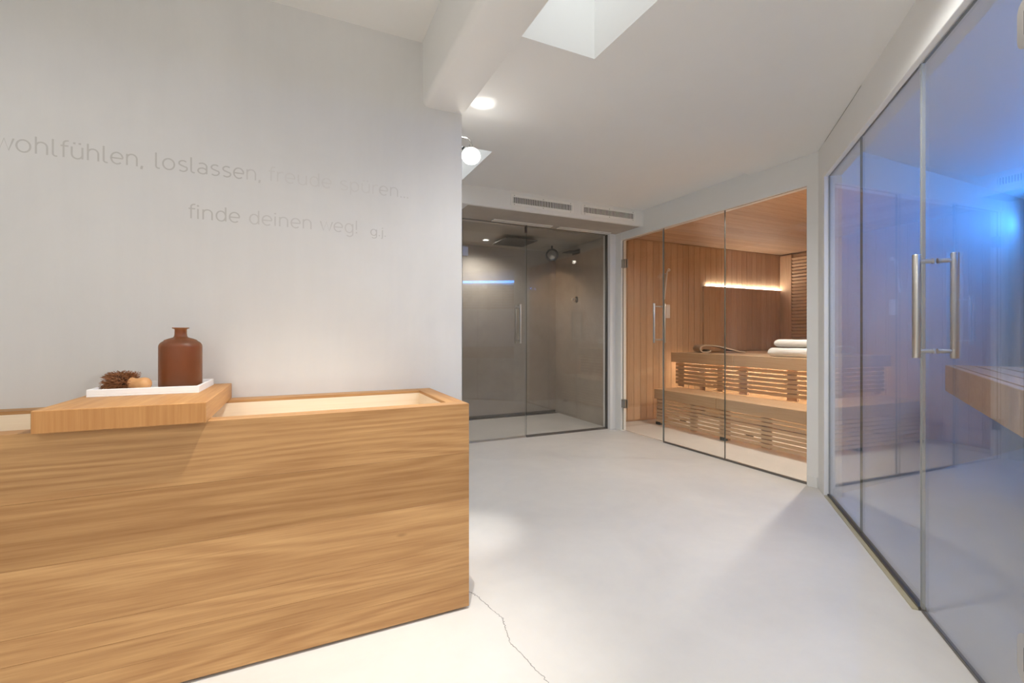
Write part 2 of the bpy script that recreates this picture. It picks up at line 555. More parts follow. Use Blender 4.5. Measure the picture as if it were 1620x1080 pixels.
def handle(parent, T, x, z0, z1, off_out, off_in, r=0.0125, zs=0.03):
    """back-to-back bar handle through a pane; local y is across the pane"""
    h = None
    for s, off in ((-1, off_out), (1, off_in)):
        if not off: continue
        bm = bmesh.new()
        tube(bm, [(x, s * off, z0), (x, s * off, z0 + .002), (x, s * off, z1 - .002), (x, s * off, z1)], [r * .92, r, r, r * .92], 20, T=T)
        hb = from_bm('handle', bm, 'steel', parent, smooth=True)
        for z in (z0 + zs, z1 - zs):
            bm = bmesh.new()
            tube(bm, [(x, s * 0.006, z), (x, s * (off - r * .6), z)], r * .62, 16, T=T)
            tube(bm, [(x, s * 0.005, z), (x, s * 0.010, z)], r * .8, 16, T=T)
            from_bm('standoff', bm, 'steel', hb, smooth=True)


# shower: local x along +X, local -y towards the room
TS = Matrix.Translation((0, YSH, 0))
d1 = thing('door_1', 'frameless clear glass shower door with steel bar handle', 'glass door', kind='structure')
pane('pane', 1.447, 2.128, 0.012, 2.150, TS, 'glass_shower', d1, edge='edge_light')
handle(d1, TS, 2.045, 0.966, 1.362, 0.055, 0.05)
for z in (1.86, 0.28):
    bm = bmesh.new(); addbox(bm, 1.44, 1.50, -0.02, 0.02, z - .045, z + .045, T=TS, bevel=0.003)
    from_bm('hinge', bm, 'nickel', d1)
g1 = thing('window_5', 'fixed clear glass shower pane beside the shower door', 'glass panel', kind='structure')
pane('pane', 2.140, 3.152, 0.012, 2.172, TS, 'glass_shower', g1)
box('floor_channel', (2.140, 3.155, -0.012, 0.012, 0, 0.02), 'steel_dark', g1, T=TS)
box('side_channel', (3.140, 3.156, -0.014, 0.014, 0.0, 2.172), 'steel_dark', g1, T=TS)
box('head_channel', (1.45, 3.155, -0.010, 0.010, 2.165, 2.178), 'nickel', g1, T=TS)
bm = bmesh.new(); addbox(bm, 2.126, 2.142, -0.016, 0.016, 2.10, 2.178, T=TS, bevel=0.002)
from_bm('head_clip', bm, 'steel_dark', g1)
box('door_sweep', (1.447, 2.128, -0.006, 0.006, 0.001, 0.018), 'nickel', d1, T=TS)

# sauna: local x runs along -Y (to the camera's right), local -y towards the room (-X)
TA = Matrix(((0, 1, 0, XS), (-1, 0, 0, 4.05), (0, 0, 1, 0), (0, 0, 0, 1)))
d2 = thing('door_2', 'glass sauna door with square hinges and steel bar handle', 'glass door', kind='structure')
pane('pane', 0.008, 0.620, 0.010, 2.090, TA, 'glass_sauna', d2, edge='edge')
handle(d2, TA, 0.585, 0.975, 1.362, 0.085, 0.05, 0.0115)
for z in (1.835, 0.30):
    for s in (-1, 1):
        bm = bmesh.new()
        addbox(bm, -0.060, 0.000, min(s * .006, s * .026), max(s * .006, s * .026), z - .045, z + .045, T=TA, bevel=0.002)
        addbox(bm, 0.003, 0.070, min(s * .006, s * .022), max(s * .006, s * .022), z - .045, z + .045, T=TA, bevel=0.002)
        from_bm('hinge', bm, 'nickel', d2)
box('edge_profile', (0.616, 0.622, -0.006, 0.006, 0.01, 2.09), 'edge_light', d2, T=TA)
g2 = thing('window_6', 'fixed sauna glass pane next to the sauna door', 'glass panel', kind='structure')
pane('pane', 0.628, 1.332, 0.006, 2.098, TA, 'glass_sauna', g2)
box('floor_channel', (0.626, 1.333, -0.009, 0.009, 0, 0.014), 'steel_dark', g2, T=TA)
g3 = thing('window_7', 'fixed sauna glass pane next to the white corner post', 'glass panel', kind='structure')
pane('pane', 1.336, 2.028, 0.006, 2.098, TA, 'glass_sauna', g3)
box('floor_channel', (1.333, 2.03, -0.009, 0.009, 0, 0.014), 'steel_dark', g3, T=TA)

# angled wall: local x along D3, local -y = room side  (left of D3 is +y = blue room)
g4 = thing('window_8', 'narrow fixed glass pane of the angled wall beside the corner post', 'glass panel', kind='structure')
pane('pane', 0.002, 0.632, 0.012, 2.085, T3, 'glass_right', g4)
g5 = thing('window_9', 'wide fixed glass pane of the angled wall beside its door', 'glass panel', kind='structure')
pane('pane', 0.636, 1.338, 0.012, 2.085, T3, 'glass_right', g5)
box('edge_profile', (1.3345, 1.3385, -0.0055, 0.0055, 0.012, 2.085), 'edge_light', g5, T=T3)
for g, a, b in ((g4, 0.002, 0.634), (g5, 0.634, 1.338)):
    box('floor_channel', (a, b, -0.012, 0.012, 0, 0.016), 'steel_dark', g, T=T3)
    box('sealing_strip', (a, b, -0.030, -0.012, 0, 0.006), 'brass', g, T=T3)
d3 = thing('door_3', 'wide glass door with double bar handle to the blue lit room', 'glass door', kind='structure')
pane('pane', 1.346, 2.21, 0.010, 2.078, T3, 'glass_right', d3)
box('edge_profile', (1.3455, 1.3500, -0.0055, 0.0055, 0.010, 2.078), 'edge_light', d3, T=T3)
box('door_sweep', (1.346, 2.21, -0.006, 0.006, 0.001, 0.012), 'steel_dark', d3, T=T3)
handle(d3, T3, 1.442, 0.967, 1.343, 0.054, 0.054, 0.0125, 0.026)
for z in (0.235, 1.835):
    for s in (-1, 1):
        bm = bmesh.new()
        TT = T3 @ Matrix.Translation((2.035, s * 0.006 if s > 0 else -0.030, z))
        rounded_plate(bm, 0.15, 0.125, 0.024, 0.03, TT)
        hg = from_bm('hinge', bm, 'steel', d3)
        bm = bmesh.new()
        addbox(bm, 1.99, 2.08, s * .031 - .001, s * .031 + .001, z - .03, z + .03, T=T3)
        from_bm('hinge_cap', bm, 'black', hg)

# ------------------------------------------------------------------ the oak trough
TX0, TX1, TY0, TY1, TZ = -1.55, 0.60, 1.663, 2.238, 0.7875
tr = thing('oak_trough', 'long oak trough of wide horizontal boards along the plaster wall', 'trough', ((TX0 + TX1) / 2, (TY0 + TY1) / 2, 0))
inv = Matrix.Translation((-(TX0 + TX1) / 2, -(TY0 + TY1) / 2, 0))
def tbox(name, b, mat, bevel=0.001):
    return box(name, b, mat, tr, bevel, T=inv)
zs = [0.010, 0.098, 0.172, 0.243, 0.423, 0.600, TZ]
for a, b in zip(zs, zs[1:]):
    tbox('plank', (TX0, TX1, TY0, TY0 + 0.068, a, b - 0.0004), 'oakX', 0.0006)
for a, b in zip(zs, zs[1:]):
    tbox('end_plank', (TX1 - 0.07, TX1, TY0 + 0.0685, TY1, a, b - 0.0004), 'oakY', 0.0006)
    tbox('end_plank', (TX0, TX0 + 0.07, TY0 + 0.0685, TY1, a, b - 0.0004), 'oakY', 0.0006)
tbox('back_rail', (TX0 + .07, TX1 - 0.0705, TY1 - 0.075, TY1, 0.010, TZ), 'oakX')
tbox('lining', (TX0 + .0705, TX1 - .071, TY1 - .0768, TY1 - .0752, 0.60, TZ - .012), 'maple', 0)
tbox('lining', (TX1 - .0718, TX1 - .0704, TY0 + .0685, TY1 - .0765, 0.60, TZ - .012), 'maple', 0)
tbox('lining', (TX0 + .0705, TX1 - .071, TY0 + .0682, TY0 + .0698, 0.60, TZ - .004), 'maple', 0)
tbox('basin_floor', (TX0 + .0705, TX1 - .072, TY0 + .0698, TY1 - .077, 0.58, 0.615), 'maple', 0)
tbox('plinth', (TX0 + .02, TX1 - .02, TY0 + .03, TY1 - .02, 0.0, 0.010), 'black', 0)

ob = tag(box('oak_board', (-0.195, 0.195, -0.30, 0.30, 0, 0.062), 'oakY', bevel=0.002), 'thick oak board lying across the trough under the tray', 'board')
ob.location = (-0.4405, 1.932, TZ)
ob.data.materials.append(M['oakZ'])
for p in ob.data.polygons:
    if abs(p.normal.y) > .9: p.material_index = 1

# tray
tray = thing('tray', 'white rectangular tray with low rim on the oak board', 'tray', (-0.458, 2.052, TZ + 0.062), math.radians(-1))
hw, hd = 0.152, 0.142
box('base', (-hw, hw, -hd, hd, 0, 0.006), 'tray', tray, 0.001)
bm = bmesh.new()
for b in ((-hw, hw, -hd, -hd + .008, 0.0055, 0.0245), (-hw, hw, hd - .008, hd, 0.0055, 0.0245),
          (-hw, -hw + .008, -hd + .0079, hd - .0079, 0.0055, 0.0245), (hw - .008, hw, -hd + .0079, hd - .0079, 0.0055, 0.0245)):
    addbox(bm, *b, bevel=0.0015)
from_bm('rim', bm, 'tray', tray)

# bottle
bt = thing('bottle', 'frosted amber apothecary bottle with flared dark lip on the tray', 'bottle', (-0.392, 2.075, TZ + 0.0682))
bm = bmesh.new()
R = 0.0675
outer = [(0, 0.0), (R * .9, 0.0), (R * .97, 0.003), (R, 0.010), (R, 0.150)]
for k in range(1, 9):
    a = PI / 2 * k / 8
    outer.append((R - 0.024 + 0.024 * math.cos(a * .75), 0.150 + 0.024 * math.sin(a * .75)))
outer += [(0.050, 0.1765), (0.038, 0.1815), (0.028, 0.1845), (0.0225, 0.1872), (0.0200, 0.192), (0.0190, 0.200), (0.0190, 0.216)]
inner = [(r - 0.0035, z + (0.004 if z < 0.01 else -0.003 if z > 0.15 else 0)) for (r, z) in reversed(outer) if r > 0.01]
lip = [(0.0200, 0.2175), (0.0262, 0.2195), (0.0265, 0.2225), (0.0175, 0.2235)]
lathe(bm, outer + lip[:-1] + [(0.0165, 0.2225), (0.0155, 0.214)] + inner[1:] + [(0, 0.005)], 56)
from_bm('glass_body', bm, 'amber', bt, smooth=True)

# bath brush
br = thing('bath_brush', 'round bath brush with curly brown bristles and wooden knob handle', 'brush', (-0.545, 2.010, TZ + 0.0690), math.radians(-18))
bm = bmesh.new()
rng = random.Random(3)
for i in range(900):
    # fibres leave a short core along local x and curl outward
    a = rng.uniform(0, 2 * PI); u = rng.uniform(-1, 1)
    base = Vector((0.005 + 0.018 * u, 0.008 * math.cos(a), 0.033 + 0.008 * math.sin(a)))
    dirv = Vector((u * 0.75 - 0.25, math.cos(a), math.sin(a))).normalized()
    L = rng.uniform(0.028, 0.041)
    side = dirv.cross(Vector((rng.uniform(-1, 1), rng.uniform(-1, 1), rng.uniform(-1, 1)))).normalized()
    pts = []
    for k in range(5):
        t = k / 4
        p = base + dirv * (L * t) + side * (0.008 * math.sin(t * 4.5 + a) * t)
        p.x = max(p.x * 1.25 - .008, -.050)
        p.z = max(p.z * 0.9, 0.0025)
        pts.append(p)
    tube(bm, pts, [0.0009, 0.0011, 0.0011, 0.0010, 0.0006], 3, cap=False)
b_ = from_bm('bristles', bm, 'bristle', br); b_['kind'] = 'stuff'
bm = bmesh.new(); bmesh.ops.create_icosphere(bm, subdivisions=2, radius=1.0)
for v in bm.verts: v.co = Vector((v.co.x * 0.034, v.co.y * 0.026, v.co.z * 0.026 + 0.033))
from_bm('bristle_core', bm, 'bristle_core', br, smooth=True)
bm = bmesh.new()
TR = Matrix.Translation((0.026, 0, 0.0268)) @ Matrix.Rotation(math.radians(94), 4, 'Y')
lathe(bm, [(0, 0), (0.021, 0.0), (0.0185, 0.010), (0.018, 0.018), (0.0205, 0.028), (0.0225, 0.040), (0.0215, 0.050), (0.015, 0.058), (0, 0.061)], 28, T=TR)
from_bm('knob_handle', bm, 'knob', br, smooth=True)


# ------------------------------------------------------------------ lettering on the wall
def arc(cx, cy, rx, ry, a0, a1, n=10):
    return [(cx + rx * math.cos(math.radians(a0 + (a1 - a0) * k / n)), cy + ry * math.sin(math.radians(a0 + (a1 - a0) * k / n))) for k in range(n + 1)]

ASC = 1.42
def glyph(ch):
    """single-stroke letters on an x-height of 1: (strokes, advance)"""
    if ch == 'o': return [('c', arc(.44, .5, .40, .5, 0, 348, 24))], 1.08
    if ch == 'h': return [('s', [(.08, 0), (.08, ASC)]), ('s', [(.08, .62)] + arc(.41, .62, .33, .38, 180, 0, 12) + [(.74, 0)])], 1.0
    if ch == 'n': return [('s', [(.08, 0), (.08, 1)]), ('s', [(.08, .62)] + arc(.41, .62, .33, .38, 180, 0, 12) + [(.74, 0)])], 1.0
    if ch == 'r': return [('s', [(.08, 0), (.08, 1)]), ('s', [(.08, .60)] + arc(.42, .60, .34, .40, 180, 70, 8))], .66
    if ch == 'l': return [('s', [(.08, ASC), (.08, .2)] + arc(.26, .2, .18, .2, 180, 270, 6) + [(.34, 0)])], .52
    if ch == 'f': return [('s', [(.20, 0), (.20, 1.16)] + arc(.44, 1.16, .24, .26, 180, 90, 6) + [(.52, ASC)]), ('s', [(.02, .98), (.50, .98)])], .62
    if ch in 'uü':
        s = [('s', [(.08, 1), (.08, .38)] + arc(.41, .38, .33, .38, 180, 360, 12)), ('s', [(.74, 1), (.74, 0)])]
        if ch == 'ü': s += [('d', (.24, 1.30)), ('d', (.58, 1.30))]
        return s, 1.0
    if ch == 'e': return [('s', [(.05, .5), (.80, .5)] + arc(.42, .5, .38, .5, 0, 180, 16)[1:] + arc(.42, .5, .38, .5, 180, 312, 12)[1:])], 1.0
    if ch == 'd': return [('c', arc(.41, .5, .35, .5, 0, 348, 22)), ('s', [(.76, 0), (.76, ASC)])], 1.02
    if ch == 'p': return [('c', arc(.43, .5, .35, .5, 0, 348, 22)), ('s', [(.08, -.42), (.08, 1)])], 1.02
    if ch == 'a': return [('c', arc(.38, .27, .32, .27, 0, 345, 18)), ('s', [(.12, .93)] + arc(.38, .68, .32, .32, 110, 0, 10) + [(.70, 0)])], .96
    if ch == 's': return [('s', arc(.38, .74, .29, .26, 40, 200, 9) + [(.22, .56), (.52, .44)] + arc(.36, .27, .31, .27, 30, -140, 10))], .88
    if ch == 'g': return [('c', arc(.41, .5, .35, .5, 0, 348, 22)), ('s', [(.76, 1), (.76, -.12)] + arc(.44, -.12, .32, .30, 0, -140, 9))], 1.02
    if ch == 'w': return [('s', [(.02, 1), (.30, 0), (.56, .95), (.82, 0), (1.10, 1)])], 1.22
    if ch == 'i': return [('s', [(.08, 0), (.08, 1)]), ('d', (.08, 1.30))], .38
    if ch == 'j': return [('s', [(.16, 1), (.16, -.20)] + arc(.0, -.20, .16, .2, 0, -90, 5)), ('d', (.16, 1.30))], .42
    if ch == '!': return [('s', [(.08, .38), (.08, ASC)]), ('d', (.08, .05))], .42
    if ch == '.': return [('d', (.08, .05))], .32
    if ch == ',': return [('s', [(.10, .10), (.04, -.20)])], .42
    return [], .55


def lettering(line, words, x0, x1, zb, xh, mats):
    """words laid from x0 to x1 on the wall face; each word is a part"""
    total = sum(glyph(c)[1] for wd in words for c in wd) + .55 * (len(words) - 1)
    adv = (x1 - x0) / total
    x = x0
    for wi, wd in enumerate(words):
        groups = {}
        for ci, ch in enumerate(wd):
            m = mats(wi, ci)
            bm = groups.setdefault(m, bmesh.new())
            st, a = glyph(ch)
            T = Matrix.Translation((x - line.location.x, 0, zb - line.location.z)) @ Matrix.Diagonal((adv, 1, xh, 1))
            sw = 0.12
            for si, (kind, p) in enumerate(st):
                dp = 0.0005 + 0.0001 * si
                if kind == 'd': ribbon(bm, [(p[0], p[1] - .075), (p[0], p[1] + .075)], 0.15, dp, T)
                else: ribbon(bm, p, sw if ch != ',' else .16, dp, T, closed=(kind == 'c'))
            x += a * adv
        x += .55 * adv
        for m, bm in groups.items(): from_bm('word', bm, m, line)


YT = YL + 0.0002
l1 = thing('wall_lettering', 'upper line of pale grey lettering reading wohlfühlen, loslassen, freude spüren', 'lettering', (-0.25, YT, 1.71))
# "wohlfühlen," starts just outside the frame
def m1(wi, ci):
    if wi == 0: return 'letter'
    if wi == 1: return 'letter' if ci < 8 else 'letter_mid'
    if wi == 2: return 'letter_faint'
    return 'letter_faint' if ci < 4 else 'letter_mid'
lettering(l1, ['wohlfühlen,'], -0.967, -0.533, 1.709, 0.0435, m1)
lettering(l1, ['loslassen,'], -0.5077, -0.128, 1.712, 0.0430, lambda a, b: m1(1, b))
lettering(l1, ['freude', 'spüren...'], -0.110, 0.502, 1.719, 0.0425, lambda a, b: m1(2 + a, b))
l2 = thing('wall_lettering', 'lower line of pale grey lettering reading finde deinen weg! g.j.', 'lettering', (0.0, YT, 1.53))
lettering(l2, ['finde', 'deinen', 'weg!'], -0.398, 0.268, 1.525, 0.0410, lambda a, b: 'letter' if a == 0 else 'letter_mid')
lettering(l2, ['g.j.'], 0.315, 0.392, 1.522, 0.0290, lambda a, b: 'letter')


# cracks in the screed and along the ceiling corner
def crack(name, pts, width, T, parent, seed, jitter, n=40):
    r = random.Random(seed); out = []; ws = []
    P = [Vector(p) for p in pts]
    for a, b in zip(P, P[1:]):
        for k in range(n):
            q = a.lerp(b, k / n)
            out.append((q.x + r.gauss(0, jitter), q.y + r.gauss(0, jitter))); ws.append(width * r.uniform(.4, 1.2))
    bm = bmesh.new(); ribbon(bm, out, ws, 0.0004, T)
    return from_bm(name, bm, 'crack', parent)

TFL = Matrix(((1, 0, 0, 0), (0, 0, 1, 0), (0, -1, 0, 0), (0, 0, 0, 1)))    # local (x, -d, y) -> world (x, y, d)
crack('crack', [(0.62, 1.80), (0.655, 1.74), (0.69, 1.55), (0.66, 1.42), (0.69, 1.20), (0.68, 1.0)], 0.0022, TFL, floor, 5, 0.0018)
TC3 = T3 @ Matrix.Translation((0, -0.0305, 0))
crack('crack', [(0.02, 2.306), (0.5, 2.304), (0.75, 2.306)], 0.004, TC3, bpy.data.objects['wall_right_lintel'], 9, 0.0008)

# ------------------------------------------------------------------ globe lamp behind the wall end
GL = Vector((0.885, 2.42, 2.062))
gl = thing('globe_lamp', 'glowing white globe lamp on curved chrome arm at the wall end', 'wall lamp', (0.70, 2.36, 2.0))
off = -Vector((0.70, 2.36, 2.0))
TL = Matrix.Translation(off)
bm = bmesh.new(); lathe(bm, [(0, 0), (0.035, 0), (0.035, 0.012), (0.01, 0.016), (0, 0.016)], 24,
                        T=TL @ Matrix.Translation((0.70, 2.3605, 2.15)) @ Matrix.Rotation(-PI / 2, 4, 'X'))
from_bm('wall_plate', bm, 'chrome', gl, smooth=True)
bm = bmesh.new()
pts = [(0.70, 2.37, 2.15), (0.70, 2.40, 2.15), (0.715, 2.418, 2.15), (0.74, 2.42, 2.15), (0.83, 2.42, 2.155)]
for k in range(1, 9):
    a = PI / 2 * k / 8
    pts.append((0.850 + 0.035 * math.sin(a), 2.42, 2.12 + 0.035 * math.cos(a)))
pts.append((0.885, 2.42, 2.10))
tube(bm, pts, 0.0055, 12, T=TL)
tube(bm, [(0.885, 2.42, 2.118), (0.885, 2.42, 2.098)], 0.011, 14, T=TL)
from_bm('arm', bm, 'chrome', gl, smooth=True)
bm = bmesh.new(); bmesh.ops.create_uvsphere(bm, u_segments=32, v_segments=18, radius=0.052)
for v in bm.verts: v.co = TL @ (Vector((v.co.x, v.co.y, v.co.z * .86)) + GL - Vector((0, 0, .008)))
from_bm('globe', bm, 'globe', gl, smooth=True)
# the lamp throws a narrow pool up on the ceiling and down on the floor
spot('globe_lamp_beam', (0.895, 2.40, 2.135), (0.915, 2.325, ZN), 1.6, 46, 0.7, (1, .97, .93), 0.01)
spot('globe_lamp_beam', (0.885, 2.41, 1.985), (0.84, 2.30, 0.0), 60, 20, 1.0, (1, .97, .93), 0.05)


# ------------------------------------------------------------------ ventilation grilles
def grille(label, loc, rot, w_, h_, nslots, rotz=0.0, margin=0.022, group=None, flat=False):
    v = thing('air_grille', label, 'vent', loc, rotz, group)
    v.rotation_euler = rot
    bm = bmesh.new()
    m = margin
    for b in ((-w_ / 2, w_ / 2, -.006, 0, -h_ / 2, -h_ / 2 + m), (-w_ / 2, w_ / 2, -.006, 0, h_ / 2 - m, h_ / 2),
              (-w_ / 2, -w_ / 2 + m, -.006, 0, -h_ / 2 + m, h_ / 2 - m), (w_ / 2 - m, w_ / 2, -.006, 0, -h_ / 2 + m, h_ / 2 - m)):
        addbox(bm, *b)
    from_bm('frame', bm, 'vent', v)
    box('backing', (-w_ / 2 + m, w_ / 2 - m, -.001, 0.0, -h_ / 2 + m, h_ / 2 - m), 'tadelakt' if flat else 'black', v)
    bm = bmesh.new()
    iw = w_ - 2 * m
    for k in range(nslots):
        x = -iw / 2 + iw * (k + .5) / nslots
        if flat: addbox(bm, -iw / 2, iw / 2, -.005, -.001, -.002, .002)
        else: addbox(bm, x - iw / nslots * .20, x + iw / nslots * .20, -.005, -.001, -h_ / 2 + m, h_ / 2 - m)
    f = from_bm('fins', bm, 'vent', v); f['kind'] = 'stuff'
    for sx in (-w_ / 2 + .035, 0, w_ / 2 - .035):
        for sz in (-h_ / 2 + .010, h_ / 2 - .010):
            if flat: continue
            bm = bmesh.new()
            lathe(bm, [(0, 0), (.0035, 0), (.003, .0018), (0, .002)], 10, T=Matrix.Translation((sx, -.006, sz)) @ Matrix.Rotation(PI / 2, 4, 'X'))
            from_bm('screw', bm, 'steel_dark', v)
    return v

GV = 'grilles on the bulkhead'
grille('white slotted air grille on the bulkhead above the shower door handle', (2.055, 3.694, 2.257), (0, 0, 0), 0.66, 0.098, 36, group=GV)
grille('white slotted air grille on the bulkhead, the one nearer the sauna', (2.802, 3.694, 2.257), (0, 0, 0), 0.656, 0.098, 36, group=GV)
GS = 'slot diffusers in the soffit'
grille('slim white slot diffuser in the soffit above the shower door', (2.06, 4.12, 2.176), (PI / 2, 0, 0), 0.66, 0.075, 1, group=GS, flat=True, margin=0.008)
grille('slim white slot diffuser in the soffit above the fixed shower pane', (2.80, 4.12, 2.176), (PI / 2, 0, 0), 0.656, 0.075, 1, group=GS, flat=True, margin=0.008)

# ------------------------------------------------------------------ shower fittings
rs = thing('rain_shower', 'square dark steel rain shower head under the shower ceiling', 'shower head', (2.31, 4.84, 2.177))
bm = bmesh.new(); addbox(bm, -.20, .20, -.20, .20, -.046, -.034, bevel=0.002); from_bm('head_plate', bm, 'steel_dark', rs)
bm = bmesh.new(); tube(bm, [(0, 0, -.035), (0, 0, -.001)], 0.014, 16); tube(bm, [(0, 0, -.006), (0, 0, -.0005)], 0.03, 20); from_bm('ceiling_stem', bm, 'steel_dark', rs, smooth=True)
bm = bmesh.new()
for i in range(14):
    for j in range(14):
        addbox(bm, -.18 + i * .0277 - .004, -.18 + i * .0277 + .004, -.18 + j * .0277 - .004, -.18 + j * .0277 + .004, -.049, -.046)
o = from_bm('nozzles', bm, 'black', rs); o['kind'] = 'stuff'

sp = thing('ring_lamp', 'round chrome ringed fixture hanging below the shower ceiling corner', 'fixture', (2.92, 5.02, 2.177))
TF = Matrix.Translation((0, 0, -0.115)) @ Matrix.Rotation(-math.radians(30), 4, 'Z') @ Matrix.Rotation(math.radians(82), 4, 'X')
bm = bmesh.new(); lathe(bm, [(0.055, -0.02), (0.078, -0.02), (0.082, 0.0), (0.078, 0.022), (0.066, 0.026), (0.060, 0.012), (0.055, 0.010)], 40, T=TF); from_bm('ring', bm, 'steel_dark', sp, smooth=True)
bm = bmesh.new(); lathe(bm, [(0, -0.03), (0.05, -0.028), (0.06, -0.01), (0.058, 0.010), (0.03, 0.016), (0, 0.018)], 40, T=TF); from_bm('face', bm, 'nickel', sp, smooth=True)
bm = bmesh.new(); tube(bm, [(0, 0, -.06), (0, 0, -.0005)], 0.012, 14); from_bm('stem', bm, 'steel_dark', sp, smooth=True)

ws = thing('water_spout', 'flat dark blade spout high on the shower side wall', 'spout', (3.2, 4.89, 2.10))
bm = bmesh.new()
for f in addbox(bm, -.16, -.004, -.075, .075, -.006, .012, bevel=0): pass
for v in bm.verts:
    if v.co.x < -.1: v.co.z = v.co.z * .5 - .012
from_bm('blade', bm, 'steel_dark', ws)
box('wall_plate', (-.006, 0, -.085, .085, -.03, .03), 'steel_dark', ws, 0.001)
mx = thing('mixer_valve', 'round steel mixer valve on the shower side wall below the spout', 'valve', (3.2, 4.88, 1.50))
TM = Matrix.Rotation(-PI / 2, 4, 'Y')
bm = bmesh.new(); lathe(bm, [(0, 0), (.040, 0), (.040, .008), (.036, .012), (0, .012)], 28, T=TM); from_bm('rosette', bm, 'steel_dark', mx, smooth=True)
bm = bmesh.new(); lathe(bm, [(0, .012), (.020, .012), (.020, .065), (.018, .07), (0, .07)], 24, T=TM); from_bm('knob', bm, 'steel', mx, smooth=True)
dr = thing('linear_drain', 'long dark slot drain along the shower back wall', 'drain', (2.33, 5.36, 0))
box('grate', (-.86, .86, -.035, .035, 0.0, 0.004), 'steel_dark', dr)
box('upstand', (-.86, .86, .035, .039, 0.0, 0.035), 'steel_dark', dr)


def downlight(label, loc, power, size, blend, color, target=None, ring=0.045, rad=0.03):
    d = thing('downlight', label, 'downlight', loc)
    bm = bmesh.new(); lathe(bm, [(ring * .72, -.001), (ring, -.001), (ring * .98, -.006), (ring * .78, -.008), (ring * .72, -.003)], 28); from_bm('trim_ring', bm, 'vent', d, smooth=True)
    bm = bmesh.new(); lathe(bm, [(0, -.0015), (ring * .72, -.0015), (ring * .72, -.0005), (0, -.0005)], 24); from_bm('lens', bm, 'bulb', d)
    if power:
        s = spot('downlight_beam', (0, 0, -0.02), (0, 0, -1), power, size, blend, color, rad)
        if target is not None:
            dd = Vector(target) - Vector(loc); s.rotation_euler = dd.to_track_quat('-Z', 'Y').to_euler()
        s.parent = d
    return d

WARM = (1.0, 0.95, 0.88)
downlight('recessed ceiling spot shining on the oak trough', (0.42, 1.33, 2.497), 165, 60, 0.9, WARM, target=(-0.12, 1.52, 0.2), rad=0.012)
for i, (x, y, z, p) in enumerate(((1.42, 1.05, ZN, 55), (-1.0, 1.0, 2.497, 16), (-1.7, -0.5, 2.497, 40), (0.1, -0.7, 2.497, 24), (-1.0, -2.0, 2.497, 40))):  # invented spots kept out of view, added as general fill for the room
    downlight(('added fill spot out of view in the ceiling beside the angled glass door', 'added fill spot out of view in the high ceiling over the trough end', 'added fill spot out of view in the high ceiling near the side wall',
               'added fill spot out of view in the high ceiling by the beam', 'added fill spot out of view in the high ceiling near the added window')[i], (x, y, z), p, 165, 0.5, (1.0, .985, .962), rad=0.05)
downlight('small recessed spot in the shower ceiling', (2.02, 5.02, 2.177), 30, 160, 0.8, (1, .96, .91))

# ------------------------------------------------------------------ sauna
def bench(name, label, xf, xb, y0, y1, ztop, fascia, zlow, pitch, slat_h, battens, seams, slatx, skirt_mat='saunaY', nb=None):
    b = thing(name, label, 'bench', (xf, (y0 + y1) / 2, 0))
    cy = (y0 + y1) / 2
    cuts = [y0] + seams + [y1]
    for a, c in zip(cuts, cuts[1:]):
        board('fascia', (0.028, c - a - .004, fascia), (0.014, (a + c) / 2 - cy, ztop - fascia / 2), 'saunaY', b, 0.003)
    x = 0.030; bw_ = 0.094
    while xf + x + bw_ <= xb + .001:
        board('seat_board', (bw_ - .006, y1 - y0, 0.026), (x + bw_ / 2, 0, ztop - .014), 'saunaY', b, 0.003)
        x += bw_
    z = ztop - fascia - (pitch - slat_h)
    while z - slat_h > zlow:
        board('slat', (0.02, y1 - y0 - .06, slat_h), (slatx + .01, 0, z - slat_h / 2), 'saunaY', b, 0.002)
        z -= pitch
    for yb, wb in battens:
        board('batten', (0.03, wb, ztop - fascia - zlow + .02), (slatx + .036, yb - cy, (ztop - fascia + zlow) / 2 + .0), 'saunaZ', b, 0.002)
    return b

lb = bench('sauna_bench', 'lower step bench of the sauna with slatted front', 3.82, 4.28, 2.02, 4.18, 0.418, 0.112, 0.030, 0.0385, 0.028,
           [(4.12, .08), (3.62, .08), (3.24, .08), (2.78, .09), (2.32, .08)], [3.297], 0.012)
for y in (4.14, 3.235, 2.2):
    box('foot', (0.02, 0.06, y - 3.1 - .03, y - 3.1 + .03, 0.0, 0.03), 'black', lb)
    box('foot', (0.40, 0.44, y - 3.1 - .03, y - 3.1 + .03, 0.0, 0.03), 'black', lb)
    box('leg', (0.062, 0.10, y - 3.1 - .03, y - 3.1 + .03, 0.0, 0.39), 'saunaZ', lb)
ub = bench('sauna_bench', 'upper deep sauna bench with backlit slats carrying the towels', 4.20, 6.40, 1.99, 4.30, 0.838, 0.118, 0.43, 0.0445, 0.033,
           [(4.20, .10), (3.63, .075), (3.34, .10), (2.81, .10), (2.28, .10)], [3.40], 0.05)
for y in (4.2, 3.0, 2.05):
    for x in (0.62, 2.1): box('leg', (x, x + .06, y - 3.145 - .03, y - 3.145 + .03, 0.0, 0.81), 'saunaZ', ub)
box('light_backing', (0.55, 0.57, -1.12, 1.12, 0.03, 0.80), 'saunaY', ub)
us = thing('led_strip', 'warm light strip under the upper sauna bench behind its slats', 'light strip', (4.42, 3.145, 0.775))
box('profile', (-.015, .015, -1.10, 1.10, 0.0, 0.02), 'vent', us)
box('diffuser', (-.012, .012, -1.09, 1.09, -.006, -.0005), 'led_warm', us)

